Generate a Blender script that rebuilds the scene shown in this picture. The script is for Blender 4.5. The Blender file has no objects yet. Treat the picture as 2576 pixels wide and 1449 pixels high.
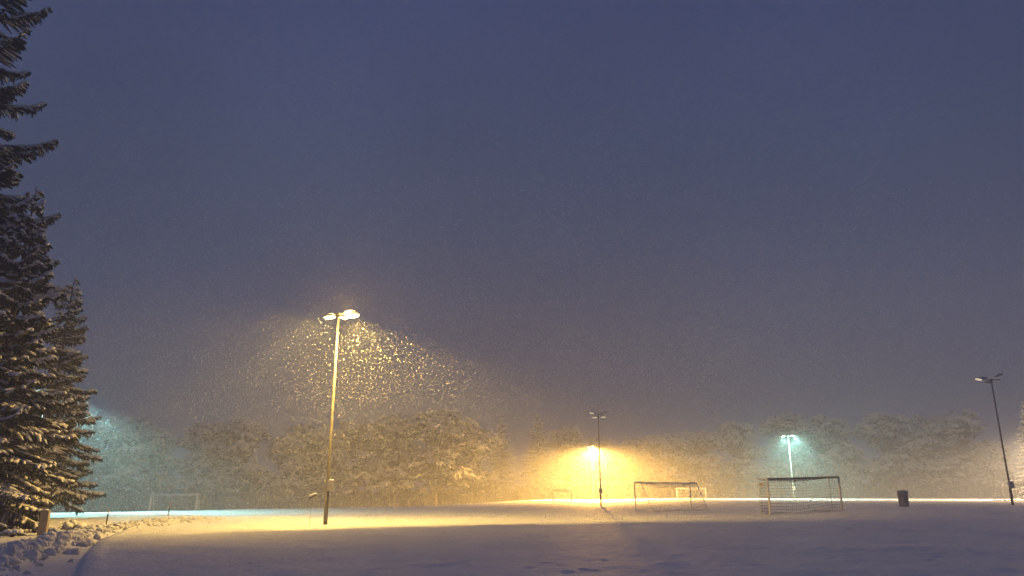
import bpy, math, random
import numpy as np
from mathutils import Vector, Matrix

# ------------------------------------------------------------------ camera, sky, exposure
scene = bpy.context.scene
CAM_H = 1.5
PITCH = math.atan((1241 - 724.5) / 1860)
cam_data = bpy.data.cameras.new('camera')
cam_data.sensor_width = 36
cam_data.lens = 36 * 1860 / 2576
cam_data.clip_start = 0.1
cam_data.clip_end = 5000
cam = bpy.data.objects.new('camera', cam_data)
scene.collection.objects.link(cam)
cam.location = (0, 0, CAM_H)
cam.rotation_euler = (math.pi / 2 + PITCH, 0, 0)
scene.camera = cam
scene.view_settings.view_transform = 'Standard'
scene.view_settings.look = 'None'
scene.view_settings.exposure = 0
scene.view_settings.gamma = 1
scene.cycles.volume_bounces = 1
scene.cycles.max_bounces = 4
scene.cycles.diffuse_bounces = 2
scene.cycles.sample_clamp_indirect = 2.0
scene.cycles.use_denoising = True
scene.cycles.denoising_prefilter = 'NONE'

HAZE_DENSITY = 0.0037
HAZE_COLOR = (0.80, 0.86, 0.95)

world = bpy.data.worlds.new('World')
scene.world = world
world.use_nodes = True
wn, wl = world.node_tree.nodes, world.node_tree.links
bg = wn['Background']
tc = wn.new('ShaderNodeTexCoord')
sx = wn.new('ShaderNodeSeparateXYZ')
cr = wn.new('ShaderNodeValToRGB')
wl.new(tc.outputs['Generated'], sx.inputs[0])
wl.new(sx.outputs['Z'], cr.inputs[0])
SKY = [(0.0, (0.068, 0.072, 0.108)), (0.16, (0.062, 0.072, 0.132)), (0.40, (0.052, 0.069, 0.138)),
       (0.62, (0.046, 0.060, 0.144)), (0.80, (0.080, 0.082, 0.148)), (1.0, (0.088, 0.088, 0.152))]
while len(cr.color_ramp.elements) < len(SKY):
    cr.color_ramp.elements.new(0.5)
for e, (p, c) in zip(cr.color_ramp.elements, SKY):
    e.position = p
    e.color = (*c, 1)
cn = wn.new('ShaderNodeTexNoise')          # slow uneven cloud glow
cn.inputs['Scale'].default_value = 2.2
cn.inputs['Detail'].default_value = 3
wl.new(tc.outputs['Generated'], cn.inputs['Vector'])
cm = wn.new('ShaderNodeMapRange')
cm.inputs['From Min'].default_value = 0.3
cm.inputs['From Max'].default_value = 0.7
cm.inputs['To Min'].default_value = 0.88
cm.inputs['To Max'].default_value = 1.12
wl.new(cn.outputs['Fac'], cm.inputs['Value'])
wl.new(cm.outputs[0], bg.inputs['Strength'])
wl.new(cr.outputs[0], bg.inputs['Color'])
bg.inputs['Strength'].default_value = 1.0

RND = random.Random(7)
PI = math.pi

# ------------------------------------------------------------------ helpers
def ray(px, py):
    u, v = (px - 1288) / 1860, (724.5 - py) / 1860
    return u, math.cos(PITCH) - v * math.sin(PITCH), math.sin(PITCH) + v * math.cos(PITCH)

def at(px, py, Y):
    """World point seen at photo position (px, py) at distance Y ahead."""
    x, y, z = ray(px, py)
    t = Y / y
    return Vector((x * t, Y, CAM_H + z * t))

def sstep(a, b, x):
    t = np.clip((x - a) / (b - a), 0, 1)
    return t * t * (3 - 2 * t)

_rs = np.random.RandomState(3)
_tab = _rs.rand(256, 256)
def vnoise(x, y):
    xi, yi = np.floor(x).astype(int), np.floor(y).astype(int)
    fx, fy = x - xi, y - yi
    fx, fy = fx * fx * (3 - 2 * fx), fy * fy * (3 - 2 * fy)
    g = lambda i, j: _tab[i % 256, j % 256]
    a = g(xi, yi) * (1 - fx) + g(xi + 1, yi) * fx
    b = g(xi, yi + 1) * (1 - fx) + g(xi + 1, yi + 1) * fx
    return a * (1 - fy) + b * fy - 0.5

def seg_signed(x, y, pts):
    """Distance to a polyline and the side (+ right of its direction)."""
    best = np.full(np.shape(x), 1e9)
    side = np.zeros(np.shape(x))
    for (x0, y0), (x1, y1) in zip(pts[:-1], pts[1:]):
        dx, dy = x1 - x0, y1 - y0
        L2 = dx * dx + dy * dy
        t = np.clip(((x - x0) * dx + (y - y0) * dy) / L2, 0, 1)
        d = np.hypot(x - x0 - t * dx, y - y0 - t * dy)
        s = np.sign((x - x0) * dy - (y - y0) * dx)
        m = d < best
        best = np.where(m, d, best)
        side = np.where(m, s, side)
    return best, side

EDGE = [(-4.5, 5), (-8.2, 15), (-11.5, 21.3), (-14.1, 26.8), (-16.1, 32.5), (-16.9, 37.6), (-16.4, 42)]
BANK = [(-7.6, 8), (-10.9, 15.5), (-13.2, 21.3), (-15.7, 28), (-17.2, 33.5), (-17.9, 37.6), (-17.2, 42), (-15.5, 45)]
TERRACE = [(-90, 58), (-60, 60), (-35, 64), (-26, 78), (-13.3, 92), (2, 140), (20, 215)]

def height(x, y):
    x, y = np.asarray(x, float), np.asarray(y, float)
    z = np.zeros(np.broadcast(x, y).shape)
    z = z + 0.52 * sstep(17, 32, x) * sstep(40, 60, y)
    z = z + 0.28 * sstep(100, 140, y) * (1 - sstep(17, 32, x))
    d, s = seg_signed(x, y, TERRACE)
    z = z - 1.75 * sstep(-1, 9, -d * s)
    # ploughed path on the left, with the uncut snow standing higher on its right
    d, s = seg_signed(x, y, EDGE)
    sd = d * s
    fade = 1 - sstep(33, 41, y)
    z = z - 0.19 * fade * (1 - sstep(-0.20, 0.02, sd)) * sstep(4, 9, y)
    z = z + 0.04 * fade * np.exp(-((sd - 0.2) / 0.2) ** 2) * sstep(4, 9, y)
    d, s = seg_signed(x, y, BANK)
    z = z + 0.27 * np.exp(-(np.where(s < 0, d / 1.5, d / 0.5)) ** 2) * sstep(4, 12, y) * (1 - sstep(40, 46, y))
    z = z + 0.22 * sstep(0.5, 3.0, -d * s) * (1 - sstep(44, 52, y))
    # shallow low bank in front of the lower left pitch
    z = z + 0.12 * np.exp(-((y - 46.5 + 0.1 * (x + 25)) / 1.6) ** 2) * (1 - sstep(-21, -17, x))
    # old track across the field
    d, s = seg_signed(x, y, [(7.5, 46), (5.9, 36), (4.6, 22), (3.4, 14), (2.5, 6)])
    z = z - 0.022 * np.exp(-(d / 0.6) ** 2)
    # wind-rippled surface
    near = 1 - sstep(45, 90, y)
    z = z + near * (0.08 * vnoise(x / 3.1 + 9, y / 3.1) + 0.045 * vnoise(x / 0.9, y / 1.0 + 5) + 0.032 * vnoise(x / 0.36 + 31, y / 0.36))
    z = z - near * 0.045 * sstep(0.26, 0.40, vnoise(x / 0.55 + 77, y / 0.6 + 13)) * sstep(0.0, 0.25, vnoise(x / 5 + 3, y / 5 + 50))
    return z

def gz(x, y):
    return float(height(np.array([x]), np.array([y]))[0])

def mat(name, color, rough=0.7, noise=None, bump=None, metal=0.0, emit=None):
    m = bpy.data.materials.new(name)
    m.use_nodes = True
    n, l = m.node_tree.nodes, m.node_tree.links
    b = n['Principled BSDF']
    b.inputs['Roughness'].default_value = rough
    b.inputs['Metallic'].default_value = metal
    b.inputs['Base Color'].default_value = (*color, 1)
    co = n.new('ShaderNodeTexCoord')
    if noise:
        sc, color2, lo, hi = noise
        t = n.new('ShaderNodeTexNoise')
        t.inputs['Scale'].default_value = sc
        t.inputs['Detail'].default_value = 5
        r = n.new('ShaderNodeMapRange')
        r.inputs['From Min'].default_value = lo
        r.inputs['From Max'].default_value = hi
        mx = n.new('ShaderNodeMix')
        mx.data_type = 'RGBA'
        mx.inputs[6].default_value = (*color, 1)
        mx.inputs[7].default_value = (*color2, 1)
        l.new(co.outputs['Object'], t.inputs['Vector'])
        l.new(t.outputs['Fac'], r.inputs['Value'])
        l.new(r.outputs[0], mx.inputs[0])
        l.new(mx.outputs[2], b.inputs['Base Color'])
    if bump:
        sc, st, dist = bump
        t = n.new('ShaderNodeTexNoise')
        t.inputs['Scale'].default_value = sc
        t.inputs['Detail'].default_value = 6
        t.inputs['Roughness'].default_value = 0.65
        bp = n.new('ShaderNodeBump')
        bp.inputs['Strength'].default_value = st
        bp.inputs['Distance'].default_value = dist
        l.new(co.outputs['Object'], t.inputs['Vector'])
        l.new(t.outputs['Fac'], bp.inputs['Height'])
        l.new(bp.outputs[0], b.inputs['Normal'])
    if emit:
        b.inputs['Emission Color'].default_value = (*emit[0], 1)
        b.inputs['Emission Strength'].default_value = emit[1]
    return m

M = {
    'snow_ground': mat('snow_ground', (0.80, 0.82, 0.86), 0.75, (0.35, (0.74, 0.76, 0.80), 0.35, 0.7), (2.6, 0.9, 0.14)),
    'snow': mat('snow', (0.80, 0.82, 0.85), 0.7, (6.0, (0.70, 0.72, 0.76), 0.4, 0.7), (14.0, 0.5, 0.03)),
    'snow_lump': mat('snow_lump', (0.78, 0.79, 0.82), 0.75, (4.0, (0.60, 0.59, 0.58), 0.45, 0.75), (9.0, 0.7, 0.05)),
    'tree_snow': mat('tree_snow', (0.80, 0.80, 0.82), 0.75, (3.0, (0.62, 0.61, 0.62), 0.4, 0.75)),
    'flake': mat('flake', (0.92, 0.92, 0.92), 0.8),
    'needles': mat('needles', (0.016, 0.025, 0.023), 0.75, (3.0, (0.030, 0.032, 0.029), 0.4, 0.7)),
    'twigs': mat('twigs', (0.055, 0.049, 0.046), 0.85, (2.0, (0.035, 0.030, 0.025), 0.4, 0.7)),
    'bark': mat('bark', (0.075, 0.055, 0.042), 0.9, (7.0, (0.14, 0.12, 0.10), 0.4, 0.7), (18.0, 0.8, 0.03)),
    'galv': mat('galv', (0.42, 0.41, 0.38), 0.5, (2.5, (0.30, 0.29, 0.27), 0.4, 0.7), None, 0.3),
    'pole_steel': mat('pole_steel', (0.20, 0.19, 0.17), 0.55, (2.5, (0.13, 0.12, 0.11), 0.4, 0.7), None, 0.3),
    'dark_or_shaded_steel': mat('dark_or_shaded_steel', (0.09, 0.09, 0.10), 0.5, (2.5, (0.05, 0.05, 0.06), 0.4, 0.7), None, 0.3),
    'head': mat('head', (0.12, 0.12, 0.12), 0.55, (4.0, (0.08, 0.08, 0.08), 0.4, 0.7)),
    'box': mat('box', (0.78, 0.74, 0.60), 0.6, (9.0, (0.50, 0.45, 0.33), 0.52, 0.66)),
    'grey_box': mat('grey_box', (0.34, 0.34, 0.34), 0.6, (9.0, (0.26, 0.26, 0.25), 0.52, 0.66)),
    'goal_white': mat('goal_white', (0.72, 0.72, 0.70), 0.4, (3.0, (0.60, 0.60, 0.57), 0.45, 0.75)),
    'net_dark': mat('net_dark', (0.05, 0.05, 0.05), 0.9, (3.0, (0.025, 0.025, 0.025), 0.4, 0.7)),
    'net_pale': mat('net_pale', (0.55, 0.55, 0.53), 0.9, (3.0, (0.35, 0.35, 0.34), 0.4, 0.7)),
    'rubber': mat('rubber', (0.02, 0.02, 0.02), 0.6, (9.0, (0.035, 0.035, 0.035), 0.4, 0.7)),
    'plate': mat('plate', (0.80, 0.79, 0.74), 0.5, (6.0, (0.70, 0.69, 0.64), 0.5, 0.75)),
    'letter': mat('letter', (0.03, 0.03, 0.03), 0.6),
    'stone': mat('stone', (0.34, 0.29, 0.24), 0.85, (11.0, (0.26, 0.22, 0.18), 0.4, 0.7), (30.0, 0.5, 0.02)),
    'bin': mat('bin', (0.16, 0.15, 0.16), 0.7, (6.0, (0.34, 0.34, 0.36), 0.52, 0.72), (14.0, 0.5, 0.03)),
    'stake': mat('stake', (0.55, 0.27, 0.06), 0.6, (8.0, (0.42, 0.20, 0.05), 0.4, 0.7)),
    'board': mat('board', (0.10, 0.09, 0.08), 0.8, (6.0, (0.06, 0.055, 0.05), 0.4, 0.7)),
    'lens_warm': mat('lens_warm', (0.9, 0.85, 0.7), 0.3, None, None, 0, ((1.0, 0.78, 0.32), 12)),
    'lens_orange': mat('lens_orange', (0.9, 0.85, 0.7), 0.3, None, None, 0, ((1.0, 0.72, 0.30), 40)),
    'lens_cyan': mat('lens_cyan', (0.8, 0.9, 0.85), 0.3, None, None, 0, ((0.50, 1.0, 0.82), 22)),
    'lens_reflect_glow': mat('lens_reflect_glow', (0.9, 0.88, 0.8), 0.3, None, None, 0, ((1.0, 0.86, 0.55), 0.75)),  # unlit glass; the weak glow stands in for light reflected off it
    'lens_off': mat('lens_off', (0.45, 0.45, 0.48), 0.25),
}

class MB:
    """Collects faces and links them as one mesh."""
    def __init__(self):
        self.v, self.f, self.m = [], [], []

    def add(self, verts, faces, mi=0):
        o = len(self.v)
        self.v.extend(verts)
        self.f.extend([tuple(i + o for i in f) for f in faces])
        self.m.extend([mi] * len(faces))

    def box(self, c, s, rot=None, mi=0, top=1.0, bev=0.0):
        """Box with optional taper and chamfered vertical edges."""
        hx, hy, hz = s[0] / 2, s[1] / 2, s[2] / 2
        if bev > 0:
            b = bev
            ring = [(-hx + b, -hy), (hx - b, -hy), (hx, -hy + b), (hx, hy - b), (hx - b, hy), (-hx + b, hy), (-hx, hy - b), (-hx, -hy + b)]
        else:
            ring = [(-hx, -hy), (hx, -hy), (hx, hy), (-hx, hy)]
        n = len(ring)
        vs = [Vector((x, y, -hz)) for x, y in ring] + [Vector((x * top, y * top, hz)) for x, y in ring]
        if rot is not None:
            vs = [rot @ v for v in vs]
        vs = [tuple(v + Vector(c)) for v in vs]
        fs = [(i, (i + 1) % n, n + (i + 1) % n, n + i) for i in range(n)] + [tuple(range(n - 1, -1, -1)), tuple(range(n, 2 * n))]
        self.add(vs, fs, mi)

    def tube(self, pts, radii, n=6, mi=0, squash=1.0, cap=True):
        pts = [Vector(p) for p in pts]
        k = len(pts)
        vs, fs = [], []
        for i, p in enumerate(pts):
            d = (pts[min(i + 1, k - 1)] - pts[max(i - 1, 0)])
            if d.length < 1e-9:
                d = Vector((0, 0, 1))
            d.normalize()
            a = Vector((0, 0, 1)) if abs(d.z) < 0.95 else Vector((1, 0, 0))
            s = d.cross(a).normalized()
            u = s.cross(d)
            r = radii[i]
            for j in range(n):
                t = 2 * PI * j / n
                vs.append(tuple(p + s * (math.cos(t) * r) + u * (math.sin(t) * r * squash)))
        for i in range(k - 1):
            for j in range(n):
                fs.append((i * n + j, i * n + (j + 1) % n, (i + 1) * n + (j + 1) % n, (i + 1) * n + j))
        if cap:
            fs.append(tuple(range(n - 1, -1, -1)))
            fs.append(tuple(range((k - 1) * n, k * n)))
        self.add(vs, fs, mi)

    def build(self, name, mats, parent=None, smooth=False, loc=None):
        me = bpy.data.meshes.new(name)
        me.from_pydata([tuple(p) for p in self.v], [], self.f)
        if not isinstance(mats, (list, tuple)):
            mats = [mats]
        for mm in mats:
            me.materials.append(mm)
        if len(mats) > 1:
            me.polygons.foreach_set('material_index', self.m)
        if smooth:
            me.polygons.foreach_set('use_smooth', [True] * len(me.polygons))
        me.update()
        o = bpy.data.objects.new(name, me)
        scene.collection.objects.link(o)
        if loc is not None:
            o.location = loc
        if parent is not None:
            o.parent = parent
        return o

def tag(o, label=None, cat=None, group=None, kind=None):
    if label: o['label'] = label
    if cat: o['category'] = cat
    if group: o['group'] = group
    if kind: o['kind'] = kind
    return o

def thing(name, loc, label, cat, group=None, rz=0.0):
    o = bpy.data.objects.new(name, None)
    scene.collection.objects.link(o)
    o.location = loc
    o.rotation_euler = (0, 0, rz)
    o.empty_display_size = 0.3
    return tag(o, label, cat, group)

def copy_tree(o, parent=None):
    c = o.copy()
    scene.collection.objects.link(c)
    if parent is not None:
        c.parent = parent
    for ch in list(o.children):
        copy_tree(ch, c)
    return c

# ------------------------------------------------------------------ the ground: one sheet round the camera
def build_ground():
    fine = np.radians(np.arange(-44, 44.01, 0.16))
    coarse = np.radians(np.arange(44 + 4, 316, 4.0))
    ang = np.concatenate([fine, coarse])
    r = 1.2 * np.exp(np.linspace(0, math.log(330 / 1.2), 620))
    A, R = np.meshgrid(ang, r)
    X, Y = R * np.sin(A), R * np.cos(A)
    Z = height(X, Y)
    na, nr = len(ang), len(r)
    V = np.stack([X.ravel(), Y.ravel(), Z.ravel()], 1)
    V = np.vstack([V, [[0, 0, float(height(np.array([0.]), np.array([0.]))[0])]]])
    i, j = np.meshgrid(np.arange(nr - 1), np.arange(na), indexing='ij')
    a = i * na + j
    b = i * na + (j + 1) % na
    c = (i + 1) * na + (j + 1) % na
    d = (i + 1) * na + j
    F = np.stack([a, d, c, b], -1).reshape(-1, 4)
    nf = len(F)
    tri = np.stack([np.full(na, nr * na), np.arange(na), (np.arange(na) + 1) % na], 1)[:, ::-1]
    me = bpy.data.meshes.new('snow_field')
    me.vertices.add(len(V))
    me.vertices.foreach_set('co', V.ravel())
    me.loops.add(nf * 4 + na * 3)
    me.loops.foreach_set('vertex_index', np.concatenate([F.ravel(), tri.ravel()]).astype(np.int32))
    me.polygons.add(nf + na)
    me.polygons.foreach_set('loop_start', np.concatenate([np.arange(nf) * 4, nf * 4 + np.arange(na) * 3]).astype(np.int32))
    me.polygons.foreach_set('use_smooth', np.ones(nf + na, bool))
    me.materials.append(M['snow_ground'])
    me.update(calc_edges=True)
    me.validate()
    o = bpy.data.objects.new('snow_field', me)
    scene.collection.objects.link(o)
    tag(o, 'wide snow covered sports field', 'ground', kind='structure')
build_ground()

# ------------------------------------------------------------------ floodlight poles
def shaped_light(name, loc, power, color, aim, back=(-0.30, 0.05), down=(0.25, 0.55), size=0.25, parent=None, spill=0.02, wing=0.0, side=None):
    """A floodlight's own light: aim is its horizontal direction; back and down are its cut-offs."""
    ld = bpy.data.lights.new(name, 'POINT')
    ld.energy = power
    ld.color = color
    ld.shadow_soft_size = size
    ld.use_nodes = True
    n, l = ld.node_tree.nodes, ld.node_tree.links
    em = n['Emission']
    co = n.new('ShaderNodeTexCoord')
    dot = n.new('ShaderNodeVectorMath'); dot.operation = 'DOT_PRODUCT'
    a = Vector((aim[0], aim[1], 0)).normalized()
    dot.inputs[1].default_value = a
    l.new(co.outputs['Normal'], dot.inputs[0])
    sp = n.new('ShaderNodeSeparateXYZ')
    l.new(co.outputs['Normal'], sp.inputs[0])
    neg = n.new('ShaderNodeMath'); neg.operation = 'MULTIPLY'; neg.inputs[1].default_value = -1
    l.new(sp.outputs['Z'], neg.inputs[0])
    def ss(sock, lo, hi):
        r = n.new('ShaderNodeMapRange')
        r.interpolation_type = 'SMOOTHSTEP'
        r.inputs['From Min'].default_value = lo
        r.inputs['From Max'].default_value = hi
        l.new(sock, r.inputs['Value'])
        return r.outputs[0]
    mu = n.new('ShaderNodeMath'); mu.operation = 'MULTIPLY'
    b_out = ss(dot.outputs['Value'], *back)
    if side:   # a second cut-off plane: (horizontal direction, (from, to))
        d2 = n.new('ShaderNodeVectorMath'); d2.operation = 'DOT_PRODUCT'
        d2.inputs[1].default_value = Vector((side[0][0], side[0][1], 0)).normalized()
        l.new(co.outputs['Normal'], d2.inputs[0])
        m2 = n.new('ShaderNodeMath'); m2.operation = 'MULTIPLY'
        l.new(b_out, m2.inputs[0])
        l.new(ss(d2.outputs['Value'], *side[1]), m2.inputs[1])
        b_out = m2.outputs[0]
    l.new(b_out, mu.inputs[0])
    l.new(ss(neg.outputs[0], *down), mu.inputs[1])
    ad = n.new('ShaderNodeMath'); ad.operation = 'ADD'
    wide = n.new('ShaderNodeMath'); wide.operation = 'MULTIPLY'
    wide.inputs[1].default_value = spill
    l.new(ss(neg.outputs[0], -0.6, 0.7), wide.inputs[0])
    # wing > 0: a batwing optic that throws more light far out than straight down
    cl = n.new('ShaderNodeMath'); cl.operation = 'MAXIMUM'; cl.inputs[1].default_value = 0.22
    l.new(neg.outputs[0], cl.inputs[0])
    pw = n.new('ShaderNodeMath'); pw.operation = 'POWER'; pw.inputs[1].default_value = -wing
    l.new(cl.outputs[0], pw.inputs[0])
    mw = n.new('ShaderNodeMath'); mw.operation = 'MULTIPLY'
    l.new(mu.outputs[0], mw.inputs[0])
    l.new(pw.outputs[0], mw.inputs[1])
    l.new(mw.outputs[0], ad.inputs[0])
    l.new(wide.outputs[0], ad.inputs[1])
    l.new(ad.outputs[0], em.inputs['Strength'])
    o = bpy.data.objects.new(name, ld)
    scene.collection.objects.link(o)
    o.location = loc
    if parent is not None:
        o.parent = parent
    return o

def lamp_head(root, c, yaw, tilt, lens, size=(0.62, 0.46, 0.15), snow=True):
    """One floodlight head: tapered housing, glass below, snow on the lid."""
    R = Matrix.Rotation(yaw, 3, 'Z') @ Matrix.Rotation(tilt, 3, 'Y')
    c = Vector(c)
    b = MB()
    b.box(c, size, R, top=0.72, bev=0.06)
    b.box(c + R @ Vector((-size[0] * 0.52, 0, 0)), (0.16, 0.10, 0.10), R)
    h = b.build('lamp_head', M['head'], root)
    g = MB()
    q = c + R @ Vector((0.03, 0, -size[2] / 2 - 0.03))
    e = R @ Vector((size[0] * 0.46, 0, 0))
    rr = size[1] * 0.40
    g.tube([q - e, q - e * 0.85, q - e * 0.4, q + e * 0.4, q + e * 0.85, q + e], [rr * k for k in (0.25, 0.68, 1, 1, 0.68, 0.25)], 12, squash=0.5)
    g.build('lens', M[lens], h, True)
    if snow:
        s = MB()
        p = c + R @ Vector((0, 0, size[2] / 2 + 0.02))
        e = R @ Vector((size[0] * 0.34, 0, 0))
        s.tube([p - e, p - e * 0.6, p, p + e * 0.6, p + e], [q * size[0] for q in (0.08, 0.22, 0.27, 0.22, 0.08)], 8, squash=0.45)
        s.build('snow_cap', M['snow'], h, True)
    return h

def flood_pole(name, base, H, label, heads, arm_yaw, arm=1.3, steel='galv', box='box', box_yaw=0.0, box_side=(0.1, -0.13),
               box_size=(0.32, 0.2, 0.5), box_z=1.55):
    root = thing(name, base, label, 'floodlight pole', 'floodlight poles around the pitches')
    hl = box_z + 0.05
    p = MB(); p.tube([(0, 0, -0.3), (0, 0, hl)], [0.105, 0.10], 14)
    p.build('pole_base', M[steel], root, True)
    p = MB(); p.tube([(0, 0, hl), (0, 0, hl + 0.06), (0, 0, H)], [0.095, 0.078, 0.052], 14)
    p.build('pole', M[steel], root, True)
    Rb = Matrix.Rotation(box_yaw, 3, 'Z')
    b = MB()
    b.box(Rb @ Vector((box_side[0], box_side[1] - 0.04, box_z + box_size[2] / 2)), box_size, Rb, bev=0.02)
    bo = b.build('control_box', M[box], root)
    s = MB()
    c = Rb @ Vector((box_side[0] + 0.02, box_side[1] - 0.04, box_z + box_size[2] + 0.012))
    e = Rb @ Vector((box_size[0] * 0.42, 0, 0))
    s.tube([c - e, c - e * 0.5, c + e * 0.2, c + e], [0.02, 0.075, 0.085, 0.05], 8, squash=0.7)
    s.build('snow_cap', M['snow'], bo, True)
    Ra = Matrix.Rotation(arm_yaw, 3, 'Z')
    a = MB()
    a.tube([Ra @ Vector((-arm / 2, 0, H - 0.03)), Ra @ Vector((arm / 2, 0, H - 0.03))], [0.045, 0.045], 8)
    a.tube([(0, 0, H - 0.14), (0, 0, H + 0.06)], [0.08, 0.08], 10)
    a.build('cross_arm', M[steel], root)
    for (off, side, dz, yaw, tilt, lens, *k) in heads:
        c = Ra @ Vector((off, side, 0)) + Vector((0, 0, H + dz))
        k = k[0] if k else 1.0
        lamp_head(root, c, yaw, tilt, lens, (0.62 * k, 0.46 * k, 0.085 * k))
    return root

# the lit pole nearest the camera
YA = 37.6
baseA = at(818, 1322, YA)
baseA.z = gz(baseA.x, baseA.y)
HA = 10.45
A = flood_pole('floodlight_pole', baseA, HA, 'tall pole with blazing yellow heads and falling snow around it, nearest lit pole',
               [(-0.42, -0.06, -0.10, PI, 0.10, 'lens_warm', 1.0), (0.60, 0.10, 0.08, 0.15, -0.08, 'lens_warm', 1.4),
                (0.28, -0.30, -0.16, -0.4, 0.16, 'lens_warm', 0.8)], 0.15, 0.9, 'pole_steel', 'box', 0.45)
aimA = (-0.53, 0.85)
WARM = (1.0, 0.60, 0.125)
PA = 5600
for dx, dy, w, aim, bk, dn, sd in ((-0.70, -0.40, 1.15, (-0.9, 0.44), (-0.70, 0.55), (0.40, 0.72), None),
                                   (0.95, -0.45, 1.75, aimA, (-0.36, -0.02), (0.14, 0.45), ((1, 0.2), (-0.75, 0.0))),
                                   (-0.85, -0.30, 0.95, (-0.9, -0.43), (0.50, 0.85), (-0.05, 0.25), None)):
    shaped_light('flood_or_halo_light', (dx, dy, HA - 0.35), PA * w, WARM, aim, bk, dn, 0.25, A, 0.06, 1.6 if sd or bk[0] < 0 else 0.0, sd)

shaped_light('flood_or_halo_light', (0.35, -0.05, HA + 0.45), 800, (1.0, 0.55, 0.12), aimA, (-2.0, -1.5), (-2.0, -1.5), 0.3, A, 0.0)  # added glow above the heads to make their halo; no head sits there

# the unlit pole in the middle
baseC = at(1512, 1274, 92); baseC.z = gz(baseC.x, baseC.y)
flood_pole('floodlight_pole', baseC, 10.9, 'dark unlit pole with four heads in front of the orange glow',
           [(-0.75, 0.1, 0.22, PI, -0.15, 'lens_reflect_glow'), (0.75, 0.1, 0.22, 0, -0.1, 'lens_off'),
            (-0.45, -0.3, -0.34, PI, 0, 'lens_reflect_glow'), (0.55, -0.3, -0.30, 0, 0, 'lens_reflect_glow')], 0.0, 1.3, 'dark_or_shaded_steel', 'grey_box',
           box_side=(0.0, -0.13), box_size=(0.44, 0.2, 0.5))

# the unlit pole at the right edge
baseR = at(2548, 1270, 66); baseR.z = gz(baseR.x, baseR.y)
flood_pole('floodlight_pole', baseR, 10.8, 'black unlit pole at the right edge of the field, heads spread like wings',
           [(-0.95, 0.1, 0.10, PI, -0.25, 'lens_reflect_glow'), (-0.45, 0.45, 0.20, PI, 0.0, 'lens_off'), (0.80, 0.1, 0.40, 0.0, -0.38, 'lens_off'),
            (-0.55, -0.55, -0.32, PI, 0.0, 'lens_off')], -0.1, 1.5, 'dark_or_shaded_steel', 'grey_box',
           box_side=(0.03, -0.13), box_size=(0.42, 0.22, 0.52), box_z=1.4)

# the far orange lamp
baseB = at(1492, 1258, 155); baseB.z = gz(baseB.x, baseB.y)
HB = 10.4
B = flood_pole('floodlight_pole', baseB, HB, 'far pole with a blinding orange lamp behind the dark unlit pole',
               [(-0.6, 0, 0.05, PI, 0.1, 'lens_warm'), (0.2, -0.1, 0.0, -PI / 2, 0.9, 'lens_orange', 2.3)], 0.0, 1.2)
shaped_light('flood_or_halo_light', (0.2, -1.3, HB - 0.4), 850000, (1.0, 0.50, 0.09), (0.0, -1.0), (-0.25, 0.45), (-0.08, 0.45), 0.4, B, 0.03)

# the far cyan lamp
baseG = at(1998, 1256, 131); baseG.z = gz(baseG.x, baseG.y)
HG = 10.6
G = flood_pole('floodlight_pole', baseG, HG, 'far pole with a cyan lamp standing behind the nearest goal',
               [(-0.85, 0, 0.0, PI, 0.15, 'lens_cyan'), (0.75, 0, 0.10, 0, 0.1, 'lens_cyan')], 0.0, 1.7, 'pole_steel', 'box')
shaped_light('flood_or_halo_light', (-1.1, -0.6, HG - 0.35), 16000, (0.48, 1.0, 0.80), (0, -1), (-1.5, -0.6), (0.40, 0.75), 0.25, G, 0.46)
shaped_light('flood_or_halo_light', (1.2, -0.6, HG - 0.25), 25000, (0.48, 1.0, 0.80), (0, -1), (-1.5, -0.6), (0.40, 0.75), 0.25, G, 0.46)

# the cyan lamp hidden behind the spruces on the left
baseD = Vector((-36.5, 58, gz(-36.5, 58)))
HD = 9.3 - baseD.z
D = flood_pole('floodlight_pole', baseD, HD, 'pole with a cyan lamp hidden behind the left spruces',
               [(-0.7, 0, 0.0, PI, 0.1, 'lens_off'), (0.7, 0, 0.0, 0, 0.1, 'lens_off')], 0.5, 1.4, 'dark_or_shaded_steel', 'grey_box')
shaped_light('flood_or_halo_light', (1.1, -0.2, HD - 0.4), 16000, (0.50, 1.0, 0.88), (0.8, -0.6), (-0.4, 0.1), (0.22, 0.55), 0.25, D, 0.09, 0.9)

# the warm lamp just beyond the right edge of the frame
baseE = Vector((86, 116, gz(86, 116)))
HE = 10.6
E = flood_pole('floodlight_pole', baseE, HE, 'lit warm pole just beyond the right edge of the field',
               [(-0.6, 0, 0.05, PI, 0.1, 'lens_warm'), (0.6, 0, 0.0, 0, 0.1, 'lens_warm')], 0.0, 1.3)
shaped_light('flood_or_halo_light', (0.0, -0.5, HE - 0.3), 160000, (1.0, 0.66, 0.33), (-0.3, -1.0), (-1.5, -0.5), (0.0, 0.45), 0.3, E, 0.22)

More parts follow.
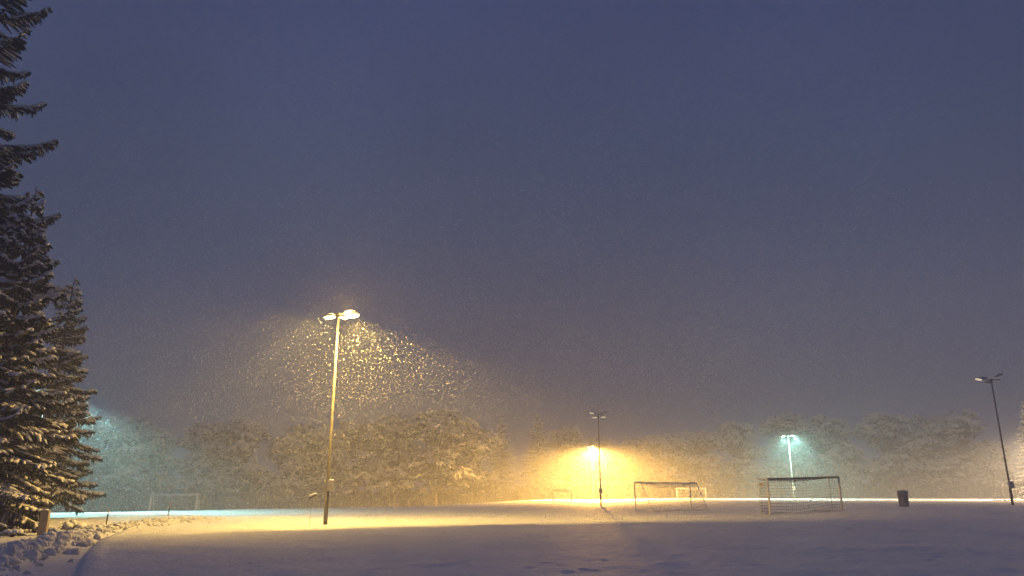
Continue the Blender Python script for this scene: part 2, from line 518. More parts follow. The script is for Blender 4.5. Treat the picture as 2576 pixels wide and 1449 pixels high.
# ------------------------------------------------------------------ football goals
def net_panel(mb, P, nu, nv, r, wob=0.02, sag=0.0, seed=1, mi=0):
    """A net between the corners P00, P10, P11, P01: cords both ways, sagging a little."""
    rr = random.Random(seed)
    p00, p10, p11, p01 = [Vector(p) for p in P]
    def pt(u, v):
        a = p00.lerp(p10, u); b = p01.lerp(p11, u)
        q = a.lerp(b, v)
        return q
    grid = [[pt(i / nu, j / nv) + Vector((rr.uniform(-wob, wob), rr.uniform(-wob, wob), rr.uniform(-wob, wob)
             - sag * 4 * (i / nu) * (1 - i / nu) * (0.4 + 0.6 * (j / nv)))) for j in range(nv + 1)] for i in range(nu + 1)]
    for j in range(nv + 1):
        mb.tube([grid[i][j] for i in range(nu + 1)], [r] * (nu + 1), 3, mi, cap=False)
    for i in range(nu + 1):
        mb.tube([grid[i][j] for j in range(nv + 1)], [r * 0.5] * (nv + 1), 3, mi, cap=False)

def goal(name, L, R, H, dtop, dbot, label, net_mat='net_pale', frame='goal_white', back=1, cell=0.2, cord=0.011, post_r=0.055,
         sag=0.12, snow_amt=1.0, upright_back=False, seed=1, bar=None, cat='goal'):
    """Goal between the feet L and R (world). back = +1: the net lies beyond the goal line, -1: on the camera's side."""
    L, R = Vector(L), Vector(R)
    root = thing(name, L, label, cat, 'football goals on the snowy pitches')
    rr = random.Random(seed)
    R = R - L
    L = Vector((0, 0, 0))
    a = Vector((R.x, R.y, 0)).normalized()
    n = Vector((-a.y, a.x, 0)) * back
    up = Vector((0, 0, H))
    Lt, Rt = L + up, R + up
    for q in (L, R):
        p = MB(); p.tube([q - Vector((0, 0, 0.1)), q + up], [post_r, post_r], 10)
        p.build('post', M[frame], root, True)
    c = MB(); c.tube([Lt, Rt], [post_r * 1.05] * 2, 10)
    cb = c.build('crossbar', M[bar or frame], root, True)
    for q in (Lt, Rt):
        s = MB()
        if upright_back:
            s.tube([q, q + n * dtop], [0.03, 0.03], 8)
            s.tube([q + n * dtop, q - up + n * dbot], [0.022, 0.022], 6)
        else:
            s.tube([q, q + n * dtop], [0.035, 0.035], 8)
            s.tube([q + n * dtop, q - up + n * dbot + Vector((0, 0, 0.05))], [0.016, 0.016], 6)
        s.build('net_support', M[frame], root, True)
    g = MB()
    zb = Vector((0, 0, 0.05))
    g.tube([L + zb, L + n * dbot + zb, R + n * dbot + zb, R + zb], [0.03] * 4, 6)
    g.build('ground_bar', M[frame], root, True)
    net = MB()
    W = R.length
    nu, nv = max(6, int(W / cell)), max(5, int(H / cell))
    net_panel(net, (Lt + n * dtop, Rt + n * dtop, R + n * dbot + zb, L + n * dbot + zb), nu, nv, cord, 0.015, sag, seed)
    net_panel(net, (Lt, Rt, Rt + n * dtop, Lt + n * dtop), nu, max(3, int(dtop / cell)), cord, 0.01, sag, seed + 1)
    for q, qt in ((L, Lt), (R, Rt)):
        net_panel(net, (qt, qt + n * dtop, q + n * dbot + zb, q + zb), max(3, int(dbot / cell)), nv, cord, 0.015, 0.02, seed + 2)
    net.build('net', M[net_mat], root)
    if snow_amt > 0:
        s = MB()
        def rope(p, q, r, gap=0.0, step=0.3):
            k = max(2, int((q - p).length / step))
            for i in range(k):
                if rr.random() < gap:
                    continue
                u0, u1 = i / k, (i + 1) / k
                x0, x1 = p.lerp(q, u0), p.lerp(q, u1)
                rad = r * rr.uniform(0.7, 1.25) * snow_amt
                s.tube([x0, x0.lerp(x1, 0.3), x0.lerp(x1, 0.7), x1], [rad * 0.5, rad, rad * 0.95, rad * 0.5], 6, squash=0.8)
        top = Vector((0, 0, post_r * 1.2))
        rope(Lt + top, Lt + n * dtop + top, 0.05)
        rope(Rt + top, Rt + n * dtop + top, 0.05)
        if not upright_back:
            rope(Lt + top * 0.9, Rt + top * 0.9, 0.035, 0.15)
        for q, qt in ((L, Lt), (R, Rt)):
            rope(qt + n * dtop, q + n * dbot, 0.04, 0.15, 0.22)
        rope(L + n * dbot + zb, R + n * dbot + zb, 0.05, 0.35, 0.3)
        m = 24
        pts = [(Lt + n * dtop).lerp(Rt + n * dtop, i / m) - Vector((0, 0, 4 * sag * 0.4 * (i / m) * (1 - i / m))) for i in range(m + 1)]
        for p, q in zip(pts[:-1], pts[1:]):
            rope(p, q, 0.03, 0.2)
        for k in range(14):
            u, v = rr.random(), rr.uniform(0.05, 0.5) ** 1.4
            p = (L + n * dbot).lerp(R + n * dbot, u).lerp((Lt + n * dtop).lerp(Rt + n * dtop, u), v)
            e = a * 0.1
            s.tube([p - e, p, p + e], [0.02, 0.05 * rr.uniform(0.6, 1.3), 0.02], 6)
        tag(s.build('snow_cover', M['snow'], root, True), kind='stuff')
    return root, a, n

# the nearest goal, with the R8 plate
gl = at(1938, 1297, 54); gr = at(2120, 1290, 57.6)
gl.z = gz(gl.x, gl.y); gr.z = gz(gr.x, gr.y)
g1, ga, gn = goal('football_goal', gl, gr, 2.44, 0.95, 0.85, 'nearest goal with shade-darkened crossbar, black net and a number plate on its left side',
                  'net_dark', 'goal_white', 1, 0.2, 0.0115, 0.076, 0.22, 0.5, True, 3, 'dark_or_shaded_steel')  # the crossbar's shade is put into its colour, the posts stay white
pc = Vector((0, 0, 2.07)) + gn * 0.52 - ga * 0.06
yaw = math.atan2(gn.y, gn.x)
Rp = Matrix.Rotation(yaw, 3, 'Z')
pm = MB(); pm.box(pc, (0.44, 0.03, 0.36), Rp, bev=0.01)
plate = pm.build('number_plate', M['plate'], g1)
def glyph(mb, strokes, o, sc, w):
    ex = -gn * sc
    for (x0, z0, x1, z1) in strokes:
        p, q = o + ex * x0 + Vector((0, 0, z0 * sc)), o + ex * x1 + Vector((0, 0, z1 * sc))
        mb.tube([p, q], [w, w], 6)
lt = MB()
Rg = [(0, 0, 0, 2), (0, 2, 0.8, 2), (0.8, 2, 1, 1.8), (1, 1.8, 1, 1.2), (1, 1.2, 0.8, 1), (0.8, 1, 0, 1), (0.5, 1, 1, 0)]
Eg = [(0, 0.15, 0, 0.85), (0, 0.85, 0.15, 1), (0.15, 1, 0.85, 1), (0.85, 1, 1, 0.85), (1, 0.85, 1, 0.15), (1, 0.15, 0.85, 0), (0.85, 0, 0.15, 0), (0.15, 0, 0, 0.15),
      (0, 1.15, 0, 1.85), (0, 1.85, 0.15, 2), (0.15, 2, 0.85, 2), (0.85, 2, 1, 1.85), (1, 1.85, 1, 1.15), (1, 1.15, 0.85, 1), (0, 1.15, 0.15, 1)]
go = pc - ga * 0.018 + Vector((0, 0, -0.105)) + gn * 0.145
glyph(lt, Rg, go, 0.105, 0.013)
glyph(lt, Eg, go - gn * 0.17, 0.105, 0.013)
lt.build('lettering', M['letter'], plate)

# middle goal seen from behind
gl = Vector((10.9, 68, 0)); gr = Vector((16.8, 72.3, 0))
gl.z = gz(gl.x, gl.y); gr.z = gz(gr.x, gr.y)
goal('football_goal', gl, gr, 2.40, 0.8, 2.05, 'goal seen from behind, its net sagging and snowy, left of the nearest goal',
     'net_pale', 'goal_white', -1, 0.24, 0.010, 0.052, 0.42, 1.6, False, 5)
# far goal behind the middle one
gl = at(1703, 1257, 150); gr = at(1776, 1256, 150)
gl.z = gz(gl.x, gl.y); gr.z = gz(gr.x, gr.y)
goal('football_goal', gl, gr, 1.95, 0.5, 1.0, 'small far goal showing just past the right end of the sagging net',
     'net_pale', 'galv', -1, 0.4, 0.015, 0.05, 0.3, 0.8, False, 6)
# far goal left of the orange lamp
gl = at(1390, 1261, 134); gr = at(1438, 1261, 134)
gl.z = gz(gl.x, gl.y); gr.z = gz(gr.x, gr.y)
goal('football_goal', gl, gr, 1.75, 0.5, 1.2, 'far goal with dark posts to the left of the orange lamp',
     'net_pale', 'dark_or_shaded_steel', 1, 0.4, 0.02, 0.075, 0.25, 1.4, False, 7)
# far left goal on the lower pitch
gl = at(376, 1279, 117); gr = at(492, 1279, 117)
gl.z = gz(gl.x, gl.y); gr.z = gz(gr.x, gr.y)
goal('football_goal', gl, gr, 1.27 - gl.z + 0.02, 0.8, 1.4, 'faint white goal on the lower left pitch beside the spruces',
     'net_pale', 'goal_white', 1, 0.4, 0.012, 0.14, 0.3, 1.5, False, 8)
# right edge goal
gl = at(2527, 1258, 106); gr = at(2640, 1258, 100)
gl.z = gz(gl.x, gl.y); gr.z = gz(gr.x, gr.y)
goal('football_goal', gl, gr, 2.35, 0.8, 2.0, 'brightly lit goal cut off by the right edge, behind the black pole',
     'net_pale', 'goal_white', -1, 0.3, 0.026, 0.07, 0.3, 2.2, False, 9)

# ------------------------------------------------------------------ small things
bz = at(2275, 1275, 60)
bz.z = gz(bz.x, bz.y)
bin_ = thing('litter_bin', bz, 'grey square bin on the dark snow between the nearest goal and the black pole', 'bin', rz=0.5)
b = MB()
b.box((0, 0, 0.55), (0.56, 0.56, 1.16), top=1.06, bev=0.06)
b.build('bin_body', M['bin'], bin_)
b = MB(); b.box((0, 0, 1.15), (0.66, 0.66, 0.05), bev=0.06); b.build('lid', M['bin'], bin_)
b = MB(); b.box((-0.14, -0.296, 0.19), (0.15, 0.03, 0.36)); b.build('door_gap', M['rubber'], bin_)
b = MB(); b.tube([(-0.24, 0, 1.18), (-0.12, 0, 1.19), (0.12, 0, 1.19), (0.24, 0, 1.18)], [0.12, 0.29, 0.29, 0.12], 12, squash=0.22)
b.build('snow_cap', M['snow'], bin_, True)

ps = Vector((-17.75, 29.4, 0)); ps.z = gz(ps.x, ps.y) - 0.05
post = thing('stone_post', ps, 'squat square stone post beside the snow bank under the spruces', 'post', rz=0.35)
b = MB(); b.box((0, 0, 0.44), (0.30, 0.36, 1.0), top=0.93, bev=0.015); b.build('shaft', M['stone'], post)
b = MB(); b.tube([(-0.1, 0, 0.945), (-0.05, 0, 0.955), (0.05, 0, 0.955), (0.1, 0, 0.945)], [0.06, 0.14, 0.14, 0.06], 10, squash=0.3)
b.build('snow_cap', M['snow'], post, True)

for px, py, Y, lean, lab in ((266, 1327, 35.4, 0.03, 'short orange marker stake nearer the stone post'),
                             (421, 1310, 44, 0.10, 'short orange marker stake leaning right, farther along the snow bank')):
    p = at(px, py, Y); p.z = gz(p.x, p.y) - 0.05
    st = thing('marker_stake', p, lab, 'marker stake', 'marker stakes along the path')
    h = 0.80
    f = lambda t: Vector((lean * t * h * 1.0, 0, t * h))
    b = MB(); b.tube([f(-0.1), f(1)], [0.03, 0.027], 8); b.build('shaft', M['stake'], st, True)
    b = MB(); b.tube([f(0.34), f(0.72)], [0.034, 0.033], 8); b.build('band', M['rubber'], st, True)

# tilted board with snow on it
p = at(779, 1300, 36.5); p.z = gz(p.x, p.y)
sb = thing('tilted_board', p, 'small tilted board heaped with bright snow, just left of the nearest lit pole', 'sign board')
b = MB(); b.tube([(0, 0, -0.2), (0.05, 0, 1.36)], [0.008, 0.007], 6); b.build('stake', M['board'], sb)
top = at(787, 1248, 36.5) - p
d = Vector((0.19, 0, 0.105))
b = MB(); b.box(top + Vector((0, 0, -0.035)), (0.42, 0.2, 0.03), Matrix.Rotation(-0.51, 3, 'Y')); b.build('board', M['board'], sb)
b = MB()
b.tube([top - d * 1.0, top - d * 0.75 + Vector((0, 0, 0.03)), top - d * 0.2 + Vector((0, 0, 0.045)), top + d * 0.5 + Vector((0, 0, 0.03)), top + d * 1.0 + Vector((0, 0, 0.01))],
       [0.035, 0.075, 0.085, 0.065, 0.035], 10)
b.build('snow_cap', M['snow'], sb, True)

# low railing fence near the far orange lamp
fl, fr = at(1400, 1258, 160), at(1640, 1258, 162)
fz = gz(fl.x, fl.y)
fn = thing('ball_fence', (fl.x, fl.y, fz), 'low wire fence with a snowy top rail below the orange lamp', 'fence')
b = MB()
W = fr.x - fl.x
for h in (0.1, 1.7, 3.3):
    b.tube([(0, 0, h), (W, 2, h)], [0.04, 0.04], 6)
b.build('rail', M['galv'], fn)
for k in range(8):
    b = MB(); b.tube([(W * k / 7, 2 * k / 7, -0.2), (W * k / 7, 2 * k / 7, 3.35)], [0.05, 0.05], 6); b.build('fence_post', M['galv'], fn)
b = MB(); b.tube([(W * k / 40, 2 * k / 40, 3.37) for k in range(41)], [0.06 * RND.uniform(0.5, 1.4) for k in range(41)], 6); b.build('snow_cover', M['snow'], fn)

# ------------------------------------------------------------------ ploughed snow bank on the left
def blob(mb, c, r, rng, sub=2, squash=0.8, rough=0.28, mi=0):
    n1, n2 = (7, 10) if sub == 2 else (5, 8)
    ph = [rng.uniform(0, 6.28) for _ in range(6)]
    vs, fs = [], []
    for i in range(n1 + 1):
        th = PI * i / n1
        for j in range(n2):
            fi = 2 * PI * j / n2
            x, y, z = math.sin(th) * math.cos(fi), math.sin(th) * math.sin(fi), math.cos(th)
            k = 1 + rough * (math.sin(3 * x + ph[0]) * math.cos(3 * y + ph[1]) + 0.6 * math.sin(5 * z + 4 * x + ph[2]) * math.cos(4 * y + ph[3])) + rng.uniform(-0.05, 0.05) * (0 < i < n1)
            vs.append((c[0] + r * k * x, c[1] + r * k * y, c[2] + r * k * z * squash))
    for i in range(n1):
        for j in range(n2):
            fs.append((i * n2 + j, (i + 1) * n2 + j, (i + 1) * n2 + (j + 1) % n2, i * n2 + (j + 1) % n2))
    mb.add(vs, fs, mi)

rng = random.Random(21)
bank = MB()
def along(pts, t):
    L = [math.dist(p, q) for p, q in zip(pts[:-1], pts[1:])]
    s = t * sum(L)
    for (p, q, l) in zip(pts[:-1], pts[1:], L):
        if s <= l:
            return (p[0] + (q[0] - p[0]) * s / l, p[1] + (q[1] - p[1]) * s / l, (q[0] - p[0]) / l, (q[1] - p[1]) / l)
        s -= l
    return (*pts[-1], 0, 1)
for k in range(1300):
    t = rng.random() * 0.95
    x, y, dx, dy = along(BANK, t)
    off = rng.gauss(-0.15, 0.42)
    x, y = x + dy * off, y - dx * off
    r = rng.choice((0.03, 0.04, 0.05, 0.06, 0.08, 0.10, 0.13, 0.19)) * (1.0 - 0.45 * max(0, (y - 25) / 20))
    blob(bank, (x, y, gz(x, y) + r * 0.05), r, rng, 2, rng.uniform(0.55, 0.95), rng.uniform(0.2, 0.5))
tag(bank.build('snow_bank', M['snow_lump'], None, True), 'lumpy row of ploughed snow clods along the left path', 'snow bank', kind='stuff')

def snow_bush(c, size, label, seed):
    rng = random.Random(seed)
    root = thing('snow_covered_bush', (c[0], c[1], gz(c[0], c[1])), label, 'bush')
    tw = MB()
    for k in range(60):
        a, l = rng.uniform(0, 6.28), rng.uniform(0.5, 1.0) * size
        tw.tube([(0, 0, 0), (math.cos(a) * l * 0.6, math.sin(a) * l * 0.6, l * 0.35), (math.cos(a) * l * 1.1, math.sin(a) * l * 1.1, l * 0.12)], [0.02, 0.015, 0.006], 4)
    tw.build('twigs', M['twigs'], root)
    sn = MB()
    for k in range(13):
        a, l = rng.uniform(0, 6.28), rng.uniform(0.1, 0.75) * size
        blob(sn, (math.cos(a) * l, math.sin(a) * l * 0.7, size * (0.50 - 0.32 * l / size)), size * rng.uniform(0.22, 0.36), rng, 2, 0.75, 0.2)
    sn.build('snow_cover', M['snow'], root, True)
pb = at(178, 1330, 33); snow_bush((pb.x, pb.y), 0.62, 'low bush bowed under rounded snow, right of the stone post', 4)
pb = at(30, 1352, 27.5); snow_bush((pb.x, pb.y), 0.42, 'small snow buried bush left of the stone post at the frame edge', 5)
pb = at(136, 1334, 30.5); snow_bush((pb.x, pb.y), 0.34, 'smallest snow buried bush tight against the stone post', 6)

# ------------------------------------------------------------------ spruces
def snow_blob(mb, p, q, r, mi, rng):
    k = rng.uniform(0.75, 1.25)
    mb.tube([p, p.lerp(q, 0.3), p.lerp(q, 0.72), q], [r * 0.55 * k, r * k, r * 0.95 * k, r * 0.35], 5, mi, 0.75, False)

def spruce_parts(h, R, seed, zmin=0.6, gap=0.36, per=7, power=0.85, droop=0.42, twig_step=0.15, snow_p=0.75, snow_r=0.055, tip_r=0.25, sparse_above=0.0):
    rng = random.Random(seed)
    trunk = MB()
    trunk.tube([(0, 0, -0.3), (0, 0, h * 0.3), (0, 0, h * 0.7), (0, 0, h)], [h * 0.016, h * 0.012, h * 0.006, 0.015], 10)
    crown, snow = MB(), MB()
    z = zmin
    while z < h - 0.1:
        rel = z / h
        n = max(3, int(per * (1 - 0.4 * rel) + rng.uniform(-1, 1)))
        a0 = rng.uniform(0, 6.28)
        for k in range(n):
            a = a0 + 2 * PI * k / n + rng.uniform(-0.3, 0.3)
            L = (R * (1 - rel) ** power + tip_r * (1 - rel)) * rng.uniform(0.72, 1.12) + 0.12
            z0 = z + rng.uniform(-0.4, 0.4) * gap
            slope = -0.30 + 0.75 * rel + rng.uniform(-0.12, 0.12)
            dr = droop * rng.uniform(0.7, 1.3) * (1 - 0.5 * rel)
            dh = Vector((math.cos(a), math.sin(a), 0))
            sd = Vector((-math.sin(a), math.cos(a), 0))
            def P(s):
                return dh * (s * L) + Vector((0, 0, z0 + L * (slope * s - dr * s * s + 0.28 * s ** 3.5)))
            m = 5
            crown.tube([P(i / m) for i in range(m + 1)], [0.035 * (1 - 0.75 * i / m) * min(1.5, 0.5 + L / 3) for i in range(m + 1)], 4, 0)
            s = max(0.10, 0.25 / L)
            while s < 1.0:
                p = P(s)
                for sg in (-1, 1):
                    if rng.random() < 0.08:
                        continue
                    l = (0.42 * (L * (1 - s)) ** 0.85 + 0.16) * rng.uniform(0.7, 1.2)
                    ang = rng.uniform(0.75, 1.15)
                    dvec = dh * math.cos(ang) + sd * (sg * math.sin(ang))
                    e = p + dvec * l + Vector((0, 0, -l * rng.uniform(0.15, 0.6)))
                    mid = p.lerp(e, 0.5) + Vector((0, 0, 0.06 * l))
                    w = 0.05 + 0.05 * rng.random()
                    wv = Vector((-dvec.y, dvec.x, 0)) * w
                    dn = Vector((0, 0, -0.07 - 0.11 * rng.random()))
                    crown.add([tuple(p - wv * .6), tuple(p + wv * .6), tuple(mid + wv), tuple(e), tuple(mid - wv)], [(0, 1, 2, 4), (4, 2, 3)], 1)
                    crown.add([tuple(p), tuple(mid), tuple(e), tuple(e + dn * 0.5), tuple(mid + dn), tuple(p + dn * 0.7)], [(0, 1, 4, 5), (1, 2, 3, 4)], 1)
                    if l > 0.3:
                        for q in range(2):
                            b0 = p.lerp(e, rng.uniform(0.3, 0.95))
                            b1 = b0 + Vector((rng.uniform(-.1, .1), rng.uniform(-.1, .1), -rng.uniform(0.12, 0.32)))
                            crown.add([tuple(b0 - wv * .5), tuple(b0 + wv * .5), tuple(b1)], [(0, 1, 2)], 1)
                    if rng.random() < snow_p:
                        up = Vector((0, 0, snow_r * 0.7))
                        snow_blob(snow, p + up, mid.lerp(e, rng.uniform(0.3, 1.0)) + up * 0.8, snow_r * rng.uniform(0.7, 1.3), 0, rng)
                s += twig_step / L * rng.uniform(0.8, 1.25)
            k2 = max(2, int(L / 0.35))
            for i in range(k2):
                if rng.random() < snow_p:
                    up = Vector((0, 0, snow_r * 0.9))
                    snow_blob(snow, P(0.12 + 0.86 * i / k2) + up, P(0.12 + 0.86 * (i + 1) / k2) + up, snow_r * rng.uniform(1.0, 1.7), 0, rng)
        z += gap * rng.uniform(0.8, 1.2) * (0.5 if z < sparse_above else 1.0)
    return trunk, crown, snow

def spruce(name, loc, label, group, *a, **k):
    root = thing(name, loc, label, 'tree', group)
    t, c, s = spruce_parts(*a, **k)
    t.build('trunk', M['bark'], root, True)
    c.build('crown', [M['bark'], M['needles']], root)
    s.build('snow_cover', M['tree_snow'], root, True)
    return root

GS = 'snowy spruces at the left edge'
def ground_pt(x, y, dz=0):
    return (x, y, gz(x, y) + dz)
spruce('spruce_tree', ground_pt(-21.5, 31), 'broad snowy spruce lit yellow on its lower boughs, behind the stone post', GS,
       14.8, 3.4, 11, gap=0.46, per=7, twig_step=0.12, snow_p=0.68, snow_r=0.075)
spruce('spruce_tree', ground_pt(-25.9, 42), 'slim pointed spruce standing behind, right of the broad one', GS,
       13.6, 3.15, 12, zmin=1.5, gap=0.46, per=7, twig_step=0.13, snow_p=0.65, snow_r=0.075)
spruce('spruce_tree', ground_pt(-26.7, 33), 'tallest spruce with sparse dark boughs reaching out of the top of the frame', GS,
       33, 6.1, 13, zmin=4.0, gap=1.50, per=8, droop=0.2, twig_step=0.10, snow_p=0.72, snow_r=0.075, power=0.8, sparse_above=17.0)

# ------------------------------------------------------------------ the wood beyond the pitches
def leafy_parts(h, rad, seed, clumps=120, low=0.12):
    """A snow-laden broad tree: boughs that arch out and droop, dark underneath, heaped white on top."""
    rng = random.Random(seed)
    trunk = MB()
    trunk.tube([(0, 0, -0.5), (0.1, 0, h * 0.3), (-0.1, 0.1, h * 0.75)], [h * 0.02, h * 0.015, h * 0.005], 8)
    crown = MB()
    lobes = [(rng.uniform(0, 6.28), rng.uniform(0.3, 0.66), rng.uniform(0.22, 0.86), rng.uniform(0.34, 0.54)) for _ in range(12)]
    lobes.append((0, 0.0, 0.78, 0.5))
    for k in range(clumps):
        la, lr, lz, ls = lobes[k % len(lobes)]
        env = math.sin(PI * min(1, max(0.12, (1.12 - lz)))) ** 0.7
        cx, cy, cz = math.cos(la) * lr * rad * env, math.sin(la) * lr * rad * env, lz * h
        a = rng.uniform(0, 6.28)
        el = math.asin(rng.uniform(-0.35, 1.0))
        rr = ls * rad * rng.uniform(0.7, 1.08)
        c = Vector((cx + math.cos(a) * math.cos(el) * rr, cy + math.sin(a) * math.cos(el) * rr, min(h * 0.985, max(h * low, cz + math.sin(el) * rr * 0.8))))
        trunk.tube([(0, 0, max(0.5, c.z * 0.55)), ((c.x) * 0.5, (c.y) * 0.5, c.z * 0.85), tuple(c)], [0.09, 0.07, 0.03], 4)
        oa = math.atan2(c.y, c.x) + rng.gauss(0, 0.5)
        snowy = rng.random() < 0.45 + 0.55 * min(1, max(0, (c.z / h - 0.25) / 0.45))
        size = rng.uniform(0.6, 1.35)
        # dark leaf and twig mass
        for b in range(20):
            ba = oa + rng.gauss(0, 1.1)
            d = Vector((math.cos(ba), math.sin(ba), rng.uniform(-0.7, 0.3)))
            st = c + Vector((rng.gauss(0, .55), rng.gauss(0, .55), rng.uniform(-1.1, 0.1))) * size
            l = rng.uniform(0.4, 1.1) * size
            wv = Vector((-d.y, d.x, rng.uniform(-.4, .4))) * rng.uniform(0.12, 0.3)
            crown.add([tuple(st - wv), tuple(st + wv), tuple(st + d * l * .7 + wv * .8), tuple(st + d * l), tuple(st + d * l * .6 - wv)], [(0, 1, 2, 4), (4, 2, 3)], 1 if rng.random() < (0.34 if snowy else 0.12) else 0)
        if not snowy:
            continue
        # snow lying along a few fanned sprays of the bough
        for b in range(rng.randint(3, 5)):
            ba = oa + rng.gauss(0, 0.75)
            d = Vector((math.cos(ba), math.sin(ba), 0))
            st = c + Vector((rng.gauss(0, .35), rng.gauss(0, .35), rng.uniform(-.35, .3))) * size
            l = rng.uniform(0.6, 1.7) * size
            pts = [st - d * l * 0.25, st + d * l * 0.15 + Vector((0, 0, .10 * l)), st + d * l * 0.5 + Vector((0, 0, .02 * l)), st + d * l * 0.85 + Vector((0, 0, -.30 * l))]
            r0 = rng.uniform(0.13, 0.34) * size
            for j in range(3):
                p, q = pts[j], pts[j + 1]
                for _ in range(2):
                    m = p.lerp(q, rng.random()) + Vector((rng.gauss(0, .16), rng.gauss(0, .16), rng.gauss(0, .06))) * size
                    e = d * rng.uniform(.15, .38) * size + Vector((rng.gauss(0, .08), rng.gauss(0, .08), -.10 * j * size))
                    r = r0 * rng.uniform(.5, 1.1)
                    crown.tube([m - e, m - e * .3 + Vector((0, 0, .05)), m + e * .5, m + e], [r * .45, r, r * .8, r * .25], 5, 1, 0.6, False)
    return trunk, crown

protos = []
for i, (h, rad, cl) in enumerate(((18, 6.6, 300), (18, 5.6, 270), (18, 7.4, 330), (18, 6.0, 280))):
    t, c = leafy_parts(h, rad, 40 + i, cl)
    root = thing('snowy_tree', (0, 0, 0), 'tree', 'tree', 'snow laden trees behind the pitches')
    t.build('trunk', M['bark'], root, True)
    c.build('crown', [M['twigs'], M['tree_snow']], root)
    protos.append([root, 18.0, False])
t, c, s = spruce_parts(18, 4.2, 77, zmin=1.2, gap=0.75, per=8, twig_step=0.38, snow_p=0.75, snow_r=0.15)
root = thing('snowy_fir', (0, 0, 0), 'fir', 'tree', 'snow laden trees behind the pitches')
t.build('trunk', M['bark'], root, True)
c.build('crown', [M['bark'], M['needles']], root)
s.build('snow_cover', M['tree_snow'], root, True)
protos.append([root, 18.0, False])

def far_tree(kind, px, top, Y, label, wide=1.0, rz=None):
    p = at(px, top, Y)
    z0 = gz(p.x, p.y)
    # verticals converge: foot below the crown top
    rec = protos[kind]
    if not rec[2]:
        o = rec[0]; rec[2] = True
    else:
        o = copy_tree(rec[0])
    k = (p.z - z0) / rec[1]
    o.location = (p.x, p.y, z0)
    o.scale = (k * wide, k * wide, k)
    o.rotation_euler = (0, 0, RND.uniform(0, 6.28) if rz is None else rz)
    o['label'] = label
    return o

FAR = [
    # kind, px, top py, Y, wide, label
    (0, 205, 1048, 128, 1.0, 'snowy tree tinted cyan, half hidden by the slim spruce'),
    (2, 330, 1034, 132, 1.0, 'rounded cyan tinted tree beside the slim spruce, above the faint left goal'),
    (1, 408, 1066, 136, 1.0, 'lower tree right of the cyan tinted one, over the faint left goal'),
    (3, 520, 1046, 138, 1.0, 'bushy snowy tree just right of the dip above the faint left goal'),
    (0, 625, 1036, 140, 1.05, 'broad domed tree midway between the faint left goal and the nearest lit pole'),
    (1, 720, 1078, 142, 1.0, 'low tree immediately left of the nearest lit pole'),
    (2, 800, 1052, 146, 1.0, 'tree directly behind the nearest lit pole'),
    (3, 905, 1036, 148, 1.05, 'tree first right of the nearest lit pole, dim in the snowfall'),
    (0, 1000, 1024, 150, 1.05, 'tree second right of the nearest lit pole, dim in the snowfall'),
    (2, 1100, 1016, 152, 1.15, 'highest broad tree of the middle, dim behind the falling snow'),
    (1, 1195, 1052, 162, 1.0, 'sloping tree on the right shoulder of the highest middle tree'),
    (4, 1262, 1046, 176, 1.1, 'pointed snowy fir left of the fir by the dark pole'),
    (4, 1352, 1036, 182, 1.25, 'pointed fir with drooping white boughs, left of the orange lamp'),
    (3, 1425, 1058, 186, 1.0, 'tree lit yellow just left of the orange lamp'),
    (1, 1510, 1082, 190, 1.0, 'tree directly behind the orange lamp'),
    (0, 1590, 1090, 188, 1.0, 'low yellow lit tree right of the orange lamp'),
    (2, 1680, 1080, 182, 0.9, 'low hazy tree above the sagging goal net'),
    (3, 1760, 1070, 182, 1.0, 'tree above the small far goal, left of the cyan lamp'),
    (1, 1850, 1040, 180, 1.05, 'tall tree on the left side of the cyan lamp'),
    (0, 1960, 1028, 182, 1.1, 'domed tree rising behind the cyan lamp'),
    (2, 2065, 1034, 180, 1.0, 'round tree on the right side of the cyan lamp'),
    (3, 2130, 1110, 178, 0.9, 'low tree filling the dip right of the cyan lamp'),
    (1, 2225, 1014, 176, 1.1, 'tall tree above the bin, left of its twin crown'),
    (0, 2320, 1034, 178, 1.0, 'tree right of the bin with a flat snowy top'),
    (2, 2405, 1020, 172, 1.0, 'broad tree left of the heads of the black pole'),
    (3, 2480, 1100, 170, 0.9, 'low tree showing behind the shaft of the black pole'),
    (4, 2575, 1012, 140, 1.2, 'snow heaped fir cut by the right edge'),
    (0, 2690, 1040, 165, 1.0, 'tree beyond the right edge behind the warm pole'),
    (1, 2800, 1040, 165, 1.0, 'tree farthest right beyond the frame'),
]
for kind, px, top, Y, wide, label in FAR:
    far_tree(kind, px, top, Y, label, wide)

# undergrowth along the foot of the wood
rng = random.Random(5)
ug = MB()
for k in range(5200):
    px = rng.uniform(60, 2900)
    Yb = np.interp(px, [60, 600, 1200, 1600, 2600, 2900], [128, 140, 158, 180, 176, 168]) + rng.uniform(-2, 6)
    q = at(px, 1250, Yb)
    z = gz(q.x, q.y)
    hh = rng.uniform(0.2, 4.2) * rng.uniform(0.5, 1.0)
    c = Vector((q.x, q.y, z + hh))
    a = rng.uniform(0, 6.28)
    d = Vector((math.cos(a), math.sin(a), 0)) * rng.uniform(0.4, 1.1)
    w = Vector((-d.y, d.x, 0)) * 0.35
    ug.add([tuple(c - d), tuple(c + w + Vector((0, 0, .2))), tuple(c + d + Vector((0, 0, -.3))), tuple(c - w + Vector((0, 0, -.2)))], [(0, 1, 2, 3)], 0)
    ug.add([tuple(c - d), tuple(c + d), tuple(c + d * .6 + Vector((0, 0, -hh))), tuple(c - d * .6 + Vector((0, 0, -hh)))], [(0, 1, 2, 3)], 0)
    if rng.random() < 0.25:
        ug.tube([c - d * .6 + Vector((0, 0, .12)), c + Vector((0, 0, .2)), c + d * .6], [0.05, 0.14, 0.04], 5, 1, 0.7, False)
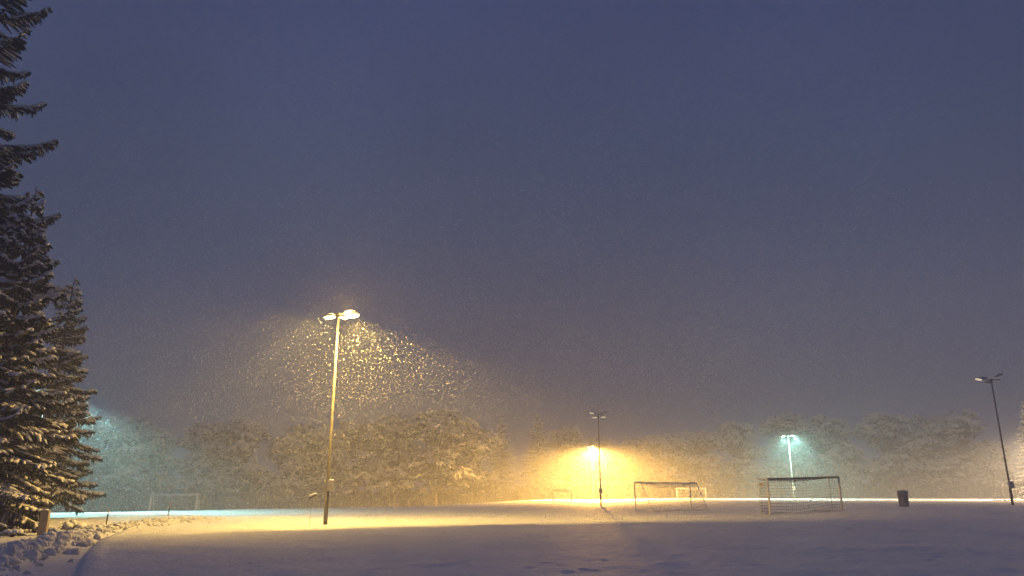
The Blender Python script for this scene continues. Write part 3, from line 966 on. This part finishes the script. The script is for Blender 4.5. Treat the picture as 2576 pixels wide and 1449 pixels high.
tag(ug.build('undergrowth', [M['twigs'], M['tree_snow']]), 'dark undergrowth along the foot of the trees', 'undergrowth', kind='stuff')

# ------------------------------------------------------------------ falling snow in the light of the nearest pole
rs = np.random.RandomState(11)
NF = 240000
fx = rs.uniform(-34, 26, NF); fy = rs.uniform(25, 62, NF); fz = rs.uniform(0.3, 12.8, NF)
fz = fz + height(fx, fy)
ln = rs.uniform(0.010, 0.032, NF); wd = rs.uniform(0.0046, 0.0100, NF)
ax = np.stack([rs.normal(0.15, 0.45, NF), rs.normal(0, 0.3, NF), -np.ones(NF)], 1)
ax /= np.linalg.norm(ax, axis=1)[:, None]
s1 = np.cross(ax, np.array([0, 1.0, 0])); s1 /= np.linalg.norm(s1, axis=1)[:, None]
s2 = np.cross(ax, s1)
C = np.stack([fx, fy, fz], 1)
o6 = np.stack([C + ax * ln[:, None], C - ax * ln[:, None], C + s1 * wd[:, None], C - s1 * wd[:, None], C + s2 * wd[:, None], C - s2 * wd[:, None]], 1).reshape(-1, 3)
tri = np.array([(0, 2, 4), (0, 4, 3), (0, 3, 5), (0, 5, 2), (1, 4, 2), (1, 3, 4), (1, 5, 3), (1, 2, 5)])
T = (np.arange(NF)[:, None, None] * 6 + tri[None]).reshape(-1, 3)
me = bpy.data.meshes.new('falling_snow')
me.vertices.add(len(o6)); me.vertices.foreach_set('co', o6.ravel())
me.loops.add(len(T) * 3); me.loops.foreach_set('vertex_index', T.ravel().astype(np.int32))
me.polygons.add(len(T)); me.polygons.foreach_set('loop_start', (np.arange(len(T)) * 3).astype(np.int32))
me.materials.append(M['flake'])
me.update(calc_edges=True)
fo = bpy.data.objects.new('falling_snow', me)
scene.collection.objects.link(fo)
tag(fo, 'snowflakes falling through the light of the nearest pole', 'falling snow', kind='stuff')

# ------------------------------------------------------------------ the misty air
hz = MB()
hz.box((0, 60, 17), (760, 820, 40.6))
hb = hz.build('haze', M['snow'])
hm = bpy.data.materials.new('haze_air')
hm.use_nodes = True
hn, hl = hm.node_tree.nodes, hm.node_tree.links
hn.remove(hn['Principled BSDF'])
pv = hn.new('ShaderNodeVolumePrincipled')
pv.inputs['Color'].default_value = (*HAZE_COLOR, 1)
pv.inputs['Density'].default_value = HAZE_DENSITY
pv.inputs['Anisotropy'].default_value = 0.25
hl.new(pv.outputs[0], hn['Material Output'].inputs['Volume'])
hm.cycles.homogeneous_volume = True
hb.data.materials.clear()
hb.data.materials.append(hm)
tag(hb, 'thin snowy mist filling the air', 'haze', kind='stuff')
